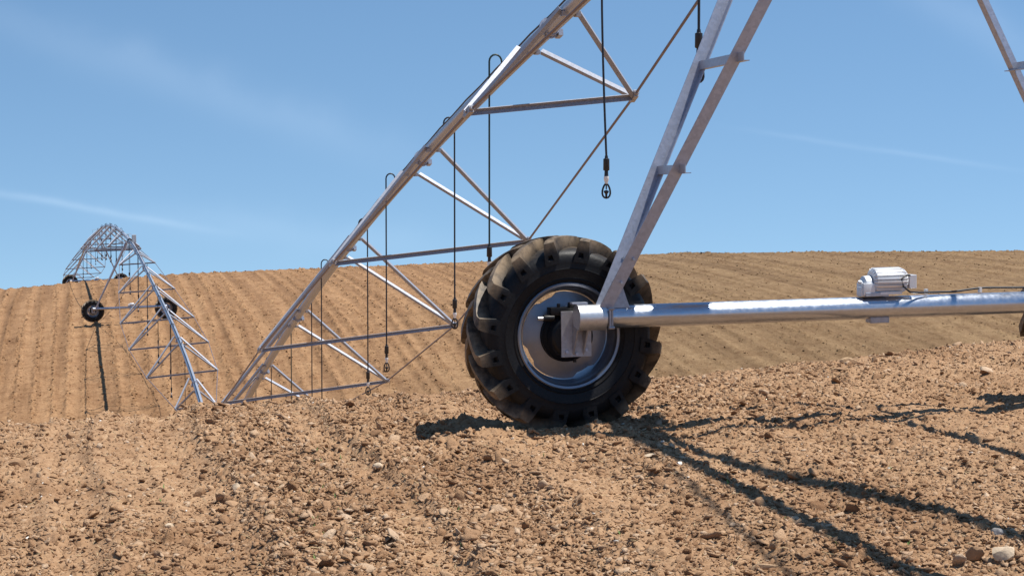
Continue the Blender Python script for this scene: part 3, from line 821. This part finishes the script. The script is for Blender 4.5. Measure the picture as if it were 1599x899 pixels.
class Span:
    def __init__(self, P0, P1, zs, rolls, stations=None, wid=WID, drp=DRP):
        self.P0 = Vector(P0); self.P1 = Vector(P1)
        d = self.P1 - self.P0; d.z = 0; self.len = d.length; self.p = d.normalized(); self.b = Vector((self.p.y, -self.p.x, 0))
        self.zs = zs; self.st = stations or [self.len * (k + 1) / 7 for k in range(6)]
        self.rolls = rolls; self.wid = wid; self.drp = drp
        ss = np.array([s for s, _ in zs]); zz_ = np.array([z for _, z in zs])
        self.poly = np.polyfit(ss, zz_, 4 if len(ss) > 6 else 2)

    def at(self, s):
        q = self.P0 + self.p * s; q.z = float(np.polyval(self.poly, s)); return q

    def node(self, k, side):
        r = self.rolls(self.st[k]); c = self.at(self.st[k])
        return c + self.b * (side * self.wid[k] + self.drp[k] * r * (0.35 if k in (0, 5) else 1.0)) + Vector((0, 0, -self.drp[k] + side * self.wid[k] * r))


def make_span(sp, name, label, detail_=True, rod=None, group='pipe spans of the irrigation machine'):
    o = sp.P0
    root = empty(name, o); tag(root, label, 'irrigation span', group)
    n = 28 if detail_ else 12
    pts = [sp.at(sp.len * k / n) for k in range(n + 1)]
    pts[0] = sp.P0 + sp.p * 0.24 + Vector((0, 0, sp.at(0.24).z - sp.P0.z)); pts[-1] = sp.at(sp.len - 0.24)
    pipe = MB(o).tube(pts, PR, 24 if detail_ else 14).build('pipe', GALV, root, smooth=50)
    if detail_:
        mb = MB(o)
        for k in range(n * 2 + 1):
            pass
        cab = [sp.at(sp.len * k / 60) + Vector((0, 0, PR + 0.014 + 0.012 * (k % 2))) - sp.b * 0.03 for k in range(1, 60)]
        MB(o).tube(cab, 0.011, 6).build('power_cable', BLACK, root, smooth=60)
    segs = [0.0] + list(sp.st) + [sp.len]
    for k, s in enumerate(sp.st):
        c = sp.at(s); d = (sp.at(s + 0.1) - sp.at(s - 0.1)).normalized()
        mb = MB(o); mb.tube([c - d * 0.07, c + d * 0.07], PR + 0.016, 18)
        if detail_:
            mb.tube([c - d * 0.012, c + d * 0.012], PR + 0.034, 18)
            for sd2 in (-1, 1):
                mb.box(c + sp.b * sd2 * (PR + 0.02) + Vector((0, 0, -0.06)), 0.05, 0.14, 0.07, (sp.b, d, sp.b.cross(d)))
        mb.build('flange', GALV_DULL, pipe, smooth=35)
        L, Rn = sp.node(k, -1), sp.node(k, 1)
        # cross strut
        MB(o).angle(L + sp.p * 0.03, Rn + sp.p * 0.03, Vector((0, 0, 0.55)) - sp.p, Vector((0, 0, -1.0)) - sp.p * 0.45, 0.056, 0.050, 0.006).build('cross_strut', STRUT, root)
        for side, nd in ((-1, L), (1, Rn)):
            for dl in (-0.74, 0.74):
                a = sp.at(s + dl) + sp.b * (side * (PR + 0.03)) + Vector((0, 0, -0.012 if side < 0 else -0.05))
                out_ = sp.b * side
                MB(o).angle(a, nd + sp.p * (0.04 if dl > 0 else -0.04), sp.p * 0.9 + Vector((0, 0, 1)), sp.p - Vector((0, 0, 1)), 0.050, 0.050, 0.006).build('diagonal', STRUT, root)
                if detail_:
                    e = sp.at(s + dl); MB(o).box(e + sp.b * side * (PR * 0.86) + Vector((0, 0, -0.062)), 0.05, 0.09, 0.05, (sp.b, sp.p, (0, 0, 1))).build('lug', PLATE, pipe)
            nb = MB(o)
            dd = (sp.node(min(k + 1, 5), side) - sp.node(max(k - 1, 0), side)).normalized()
            nb.box(nd + dd * 0.0, 0.05, 0.20, 0.075, (sp.b, dd, sp.b.cross(dd)))
            if detail_:
                nb.tube([nd + dd * 0.10, nd + dd * 0.15], 0.026, 8); nb.tube([nd - dd * 0.10, nd - dd * 0.15], 0.026, 8)
                nb.tube([nd + sp.b * 0.04, nd - sp.b * 0.04], 0.018, 6)
            nb.build('node_bracket', PLATE, root, bevel=0.002 if detail_ else 0)
    for side in (-1, 1):
        a0 = sp.at(0.62) + sp.b * side * (PR + 0.01) + Vector((0, 0, -0.04)); a1 = sp.at(sp.len - 0.62) + sp.b * side * (PR + 0.01) + Vector((0, 0, -0.04))
        chain = [a0] + [sp.node(k, side) for k in range(6)] + [a1]
        MB(o).tube(chain, (rod or {}).get(side, 0.0145 if detail_ else 0.017), 8).build('truss_rod', RODM, root, smooth=60)
    return root


apex = [top_of(t_) for t_ in towers]
# heights of the water pipe along each span (metres from its upper tower, height)
z_ab = [(0, 4.47), (6.34, 3.512), (8.22, 3.166), (11.73, 2.484), (15.51, 1.683), (19.65, 0.754), (23.44, -0.208), (26.22, -0.939), (29.93, -2.011), (34.89, -3.569), (44.28, apex[1].z)]
z_bc = [(0, apex[1].z), (3.69, -5.292), (7.22, -4.55), (12.83, -3.794), (19.56, -2.897), (26.1, -2.094), (33.89, -1.336), (39.0, -0.948), (43.7, apex[2].z)]
ab = Span(apex[0], apex[1], z_ab, lambda s: 0.105, [7.48, 13.8, 19.81, 26.04, 31.74, 37.95])
bc = Span(apex[1], apex[2], z_bc, lambda s: 0.10 - 0.0012 * s, wid=[0.70, 1.34, 1.63, 1.63, 1.33, 0.90], drp=[0.80, 1.30, 1.48, 1.48, 1.12, 0.63])
L = (Vector(apex[3]) - Vector(apex[2])).length
cdz = [(0, apex[2].z), (L / 2, (apex[2].z + apex[3].z) / 2 + 0.75), (L, apex[3].z)]
cd_ = Span(apex[2], apex[3], cdz, lambda s: 0.03)
E_ = Vector((TE[0], TE[1], -6.8))
L = ((E_ - apex[3]).xy).length
de = Span(apex[3], E_, [(0, apex[3].z), (L / 2, (apex[3].z + E_.z) / 2 + 0.75), (L, E_.z)], lambda s: 0.05)
pA = (Vector((TA[0], TA[1], 0)) - Vector((TB[0], TB[1], 0))).normalized()
Y_ = Vector((apex[0].x, apex[0].y, 0)) + pA * 45.0; Y_.z = 4.9
ya = Span(apex[0], Y_, [(0, apex[0].z), (22.5, (apex[0].z + Y_.z) / 2 + 0.6), (45, Y_.z)], lambda s: 0.0)

make_span(ab, 'pipe_span', 'long galvanised pipe span slanting down left from overhead, its triangular struts hanging right of it')
make_span(bc, 'pipe_span', 'pipe span with open triangular trusses climbing the hillside to the small distant tower', True)
make_span(cd_, 'pipe_span', 'arched far pipe span from the hillside tower up to the skyline tower', False)
make_span(de, 'pipe_span', 'farthest pipe span, dropping away behind the ridge beyond the skyline tower', False)
ya_root = make_span(ya, 'pipe_span', 'pipe span overhead of which only the shadow stripes on the near soil show', True, {-1: 0.068})  # unseen span; one truss rod thickened to widen and darken its shadow stripe


q0 = Vector((3.47, 11.05, 2.38)); q1 = q0 + pA * 16 + Vector((0, 0, 0.9))
MB(ya_root.location).tube([q0, (q0 + q1) / 2 - Vector((0, 0, 0.05)), q1], 0.034, 10).build('side_rod', RODM, ya_root, smooth=60)

# ------------------------------------------------------------------ drop hoses
def make_hose(sp, s, side, drop, label, group, reach=0.15, swing=0.0, full=True, green=False, up_=0.07):
    c = sp.at(s); o = c
    root = empty('drop_hose', c); tag(root, label, 'drop hose', group)
    bx = sp.b * side
    top = c + Vector((0, 0, PR))
    mat = HOSE_G if green else HOSE
    pts = [top, top + Vector((0, 0, up_))]
    for k in range(1, 9):
        a = math.pi * k / 8
        pts.append(top + Vector((0, 0, up_)) + bx * (reach / 2 * (1 - math.cos(a))) + Vector((0, 0, reach * 0.55 * math.sin(a))))
    x0 = top + bx * reach
    m = 7; zt = x0.z + 0.03; zb = c.z - drop
    for k in range(1, m + 1):
        f_ = k / m
        pts.append(Vector((x0.x + swing * f_ ** 1.5, x0.y, zt + (zb - zt) * f_)))
    rr = 0.0115 if full else 0.0135
    MB(o).tube(pts, rr, 8 if full else 5, up=(0.3, 1, 0.2)).build('hose', mat, root, smooth=60)
    e = pts[-1]

    def la(prof, name, m_, par=root, n=16):
        return MB(o).lathe(prof, 'Z', n, c=e).build(name, m_, par, smooth=35)
    if full:
        la([(0.001, 0.006), (0.015, 0.006), (0.018, -0.02), (0.031, -0.026), (0.032, -0.135), (0.028, -0.142), (0.018, -0.145), (0.021, -0.20), (0.001, -0.20)], 'weight', BLACK)
        la([(0.001, -0.2), (0.025, -0.2), (0.026, -0.232), (0.020, -0.245), (0.014, -0.275), (0.001, -0.275)], 'pressure_regulator', WHITEP)
        # pear-shaped sprinkler cage with its small plate
        mb = MB(o)
        cage = []
        for k in range(17):
            a = 2 * math.pi * k / 16
            wv = math.sin(a) * 0.045 * (0.62 + 0.38 * (1 - math.cos(a)) / 2 * 1.3); hv = -0.345 + 0.072 * math.cos(a)
            cage.append(e + Vector((wv, 0, hv)))
        mb.tube(cage, 0.0095, 8, up=(0, 1, 0.01), cap=False)
        sk = mb.build('sprinkler', BLACK, root, smooth=60)
        MB(o).lathe([(0.001, -0.275), (0.007, -0.275), (0.007, -0.33), (0.001, -0.33)], 'Z', 8, c=e).lathe([(0.001, -0.335), (0.024, -0.345), (0.026, -0.357), (0.012, -0.375), (0.010, -0.41), (0.001, -0.41)], 'Z', 14, c=e).build('deflector_plate', BLACK, sk, smooth=40)
    else:
        la([(0.001, 0.0), (0.034, 0.0), (0.034, -0.14), (0.02, -0.15), (0.02, -0.2), (0.001, -0.2)], 'weight', BLACK, n=8)
        la([(0.001, -0.2), (0.026, -0.2), (0.022, -0.27), (0.001, -0.27)], 'pressure_regulator', WHITEP, n=8)
        la([(0.001, -0.27), (0.045, -0.34), (0.05, -0.38), (0.001, -0.41)], 'sprinkler', BLACK, n=8)
    return root


def s_of_y(sp, y):
    return (y - sp.P0.y) / sp.p.y


G1 = 'drop hoses along the near span'
near_hoses = [   # y along the span, side, drop to weight top, label, reach, swing, green
    (14.0, -1, 1.22, 'drop hose seen partly behind the bright leg of the near tower', 0.11, 0.0, False),
    (17.3, 1, 1.58, 'drop hose ending against open sky left of the near legs, white nozzle in full view', 0.20, 0.05, False),
    (20.3, -1, 1.98, 'dark green drop hose with tall gooseneck, ending at the upper left of the big tyre', 0.15, 0.0, True),
    (23.2, 1, 2.18, 'drop hose ending beside the strut joint just left of the big tyre', 0.15, 0.0, False),
    (26.35, -1, 2.37, 'drop hose with gooseneck against the sky, its sprinkler ending over the middle hillside', 0.14, 0.0, False),
    (29.35, 1, 2.35, 'drop hose whose white nozzle ends right over the soil edge left of the big tyre', 0.15, 0.0, False),
    (32.4, -1, 2.45, 'drop hose with its gooseneck right at the level of the hill crest', 0.14, 0.0, False),
    (35.4, 1, 2.5, 'drop hose close beside the lower skyline gooseneck one, no hook showing', 0.15, 0.0, False),
    (38.3, 1, 2.5, 'thin drop hose passing the lowest full cross strut, low on the near span', 0.15, 0.0, True),
    (41.4, 1, 2.5, 'bent-topped drop hose in front of the lowest stretch of the near pipe', 0.12, 0.0, False),
    (44.6, 1, 2.5, 'lowest short bit of drop hose at the foot of the near span', 0.15, 0.0, False),
]
for (yy, sd2, dr, lab, rc_, sw, gr) in near_hoses:
    make_hose(ab, s_of_y(ab, yy), sd2, dr, lab, G1, rc_, sw, True, gr)

G2 = 'drop hoses along the hillside span'
names = ['drop hose nearest the hillside tower', 'second drop hose below the hillside tower', 'third drop hose below the hillside tower', 'fourth drop hose below the hillside tower',
         'fifth drop hose below the hillside tower', 'sixth drop hose below the hillside tower', 'seventh drop hose below the hillside tower', 'eighth drop hose below the hillside tower',
         'ninth drop hose below the hillside tower', 'lowest drop hose of the hillside span, cut off by the soil edge']
for k in range(10):
    s = bc.len - 2.2 - k * 3.35
    make_hose(bc, s, -1 if k % 2 == 0 else 1, 2.35, names[k] + (' span' if False else ', thin and black'), G2, 0.12, 0.0, False, up_=0.04)
for sp_, cnt, lab, g in ((cd_, 12, 'one of the tiny drop hoses under the arched span between hillside and skyline towers', 'drop hoses under the arched skyline span'),
                         (de, 7, 'one of the faint drop hoses under the span beyond the skyline tower', 'drop hoses beyond the skyline tower')):
    for k in range(cnt):
        s = (k + 0.7) * (3.35 if sp_ is cd_ else 3.6)
        make_hose(sp_, s, -1 if k % 2 else 1, 2.0, lab, g, 0.10, 0.0, False, up_=0.02)

# ------------------------------------------------------------------ single stones and big clods worth pointing at
def ground_hit(px, py):
    d = vdir(px, py); lo = 3.0
    for k in range(6000):
        t_ = 4.0 + k * 0.01
        q = CAM + d * t_
        if q.z < float(terrain(q.x, q.y)) + 0.02: return q
    return q


def make_stone(name, label, cat, px, py, w_, h_, m, seed, depth=None, elong=0.7, rot=None, group=None):
    q = ground_hit(px, py); r_ = np.random.default_rng(seed)
    bm = bmesh.new(); bmesh.ops.create_icosphere(bm, subdivisions=3, radius=1.0)
    for v in bm.verts: v.co *= 1 + 0.10 * (r_.random() - 0.5)
    for _ in range(13):
        d = Vector(r_.normal(size=3)).normalized(); h = 0.5 + 0.3 * r_.random()
        for v in bm.verts:
            e = v.co.dot(d) - h
            if e > 0: v.co -= d * e * 0.92
    a = r_.random() * 6.28 if rot is None else rot
    mt = Matrix.Rotation(a, 4, 'Z') @ Matrix.Diagonal((w_ / 2, w_ / 2 * elong, h_ / 2, 1))
    bmesh.ops.transform(bm, matrix=mt, verts=bm.verts)
    me = bpy.data.meshes.new(name); bm.to_mesh(me); bm.free(); me.materials.append(m)
    for p in me.polygons: p.use_smooth = True
    me.set_sharp_from_angle(angle=R(24))
    o = bpy.data.objects.new(name, me); COL.objects.link(o)
    o.location = (q.x, q.y, gz(q.x, q.y) + h_ * 0.22)
    tag(o, label, cat, group)
    return o


stones = [
    ('clod', 'big smooth tan clod lying at the soil edge below the beam motor', 'clod', 1326, 566, 0.20, 0.11, 'tan', 1, 0.6, 0.2),
    ('clod', 'dark brown clod right of the big smooth one, below the motor', 'clod', 1366, 562, 0.09, 0.075, 'brown', 2, 0.8, None),
    ('stone', 'pale flat-topped stone in the bottom right corner beside the shadow', 'stone', 1567, 868, 0.14, 0.075, 'pale', 3, 0.7, 0.1),
    ('stone', 'dark grey stone lying in the pipe shadow at lower right', 'stone', 1556, 836, 0.075, 0.05, 'grey', 4, 0.8, None),
    ('clod', 'large brown clod in the fork of the shadows, left of the pale corner stone', 'clod', 1524, 864, 0.10, 0.10, 'brown', 5, 0.8, None),
    ('stone', 'bright white angular stone beside the left shadow stripe', 'stone', 1061, 729, 0.045, 0.035, 'white', 6, 0.8, None),
    ('stone', 'flat cream stone left of the shadow stripe, below the big tyre', 'stone', 1016, 717, 0.075, 0.03, 'pale', 7, 0.6, 0.2),
    ('stone', 'pale stone on the soil edge at the foot of the distant spans', 'stone', 206, 645, 0.14, 0.07, 'pale', 8, 0.6, 0.1),
    ('stone', 'rounded yellowish stone in the middle of the left foreground', 'stone', 368, 764, 0.055, 0.055, 'pale', 9, 0.8, None),
    ('clod', 'reddish brown clod near the left soil edge, alone on smooth ground', 'clod', 109, 677, 0.085, 0.06, 'brown', 10, 0.7, None),
    ('clod', 'dark wide clod at the left picture edge', 'clod', 25, 720, 0.125, 0.06, 'brown', 11, 0.6, 0.1),
    ('clod', 'dark tilted clod left of the rounded yellowish stone', 'clod', 312, 759, 0.10, 0.06, 'brown', 12, 0.55, 0.5),
    ('stone', 'small pale stone in the left foreground, between two smooth strips', 'stone', 202, 770, 0.045, 0.03, 'pale', 13, 0.7, None),
    ('stone', 'pale pinkish stone in the open soil below the lowest strut joint', 'stone', 592, 729, 0.075, 0.045, 'pale', 14, 0.7, 0.1),
    ('clod', 'small round rust-coloured clod in the lower middle of the soil', 'clod', 1174, 848, 0.034, 0.028, 'rust', 15, 0.9, None),
    ('clod', 'long flat tan clod at the bottom edge right of centre', 'clod', 1192, 880, 0.14, 0.04, 'tan', 16, 0.4, 0.15),
    ('clod', 'dark slanting clod at the bottom edge, centre of the picture', 'clod', 1062, 883, 0.075, 0.045, 'brown', 17, 0.5, 0.7),
    ('stone', 'pale broad stone low in the left soil, under the dark tilted clod', 'stone', 265, 817, 0.07, 0.04, 'pale', 18, 0.6, 0.6),
]
for s_ in stones:
    make_stone(s_[0], s_[1], s_[2], s_[3], s_[4], s_[5], s_[6], STONE[s_[7]], s_[8], elong=s_[9], rot=s_[10])

# a little dry straw and a few seedlings lie between the clods
n = 900
x, y = wedge(n, 5.4, 16)
z = height(x, y)
mb = MB()
for i in range(n):
    a = rng.random() * 6.283; l = 0.02 + 0.06 * rng.random() ** 1.6; t_ = rng.normal(0, 0.25); bend = rng.normal(0, 0.006)
    d = Vector((math.cos(a) * math.cos(t_), math.sin(a) * math.cos(t_), math.sin(t_))); p = Vector((x[i], y[i], z[i] + 0.008))
    mb.tube([p - d * l / 2, p + Vector((0, 0, bend)), p + d * l / 2], [0.0012, 0.0015, 0.0009], 4)
STRAW = plain('dry_straw', (0.50, 0.39, 0.22), 0.7, 0.3, 0.3)
tag(mb.build('dry_straw', STRAW), 'short bits of dry straw lying between the clods', 'straw', kind='stuff')
GREEN = plain('seedling_green', (0.13, 0.20, 0.05), 0.6, 0.3, 0.3)
mb = MB()
for i in range(60):
    if i < 34: px_, py_ = 520 + rng.normal(0, 25) - i * 1.2, 690 + i * 5.5 + rng.normal(0, 8)
    else: px_, py_ = rng.uniform(100, 1500), rng.uniform(700, 890)
    q = ground_hit(px_, py_); q.z = gz(q.x, q.y)
    for k in range(2):
        a = rng.random() * 6.283; h = 0.012 + 0.016 * rng.random()
        tip = q + Vector((math.cos(a) * h * 0.6, math.sin(a) * h * 0.6, h))
        sd_v = Vector((-math.sin(a), math.cos(a), 0)) * 0.0028
        mb.prism([q - sd_v * 0.5, q + sd_v * 0.5, (q + tip) / 2 + sd_v, tip, (q + tip) / 2 - sd_v], (math.cos(a) * 0.0008, math.sin(a) * 0.0008, -0.0006))
tag(mb.build('seedlings', GREEN), 'sparse tiny green seedlings coming up in the near soil', 'seedlings', kind='stuff')
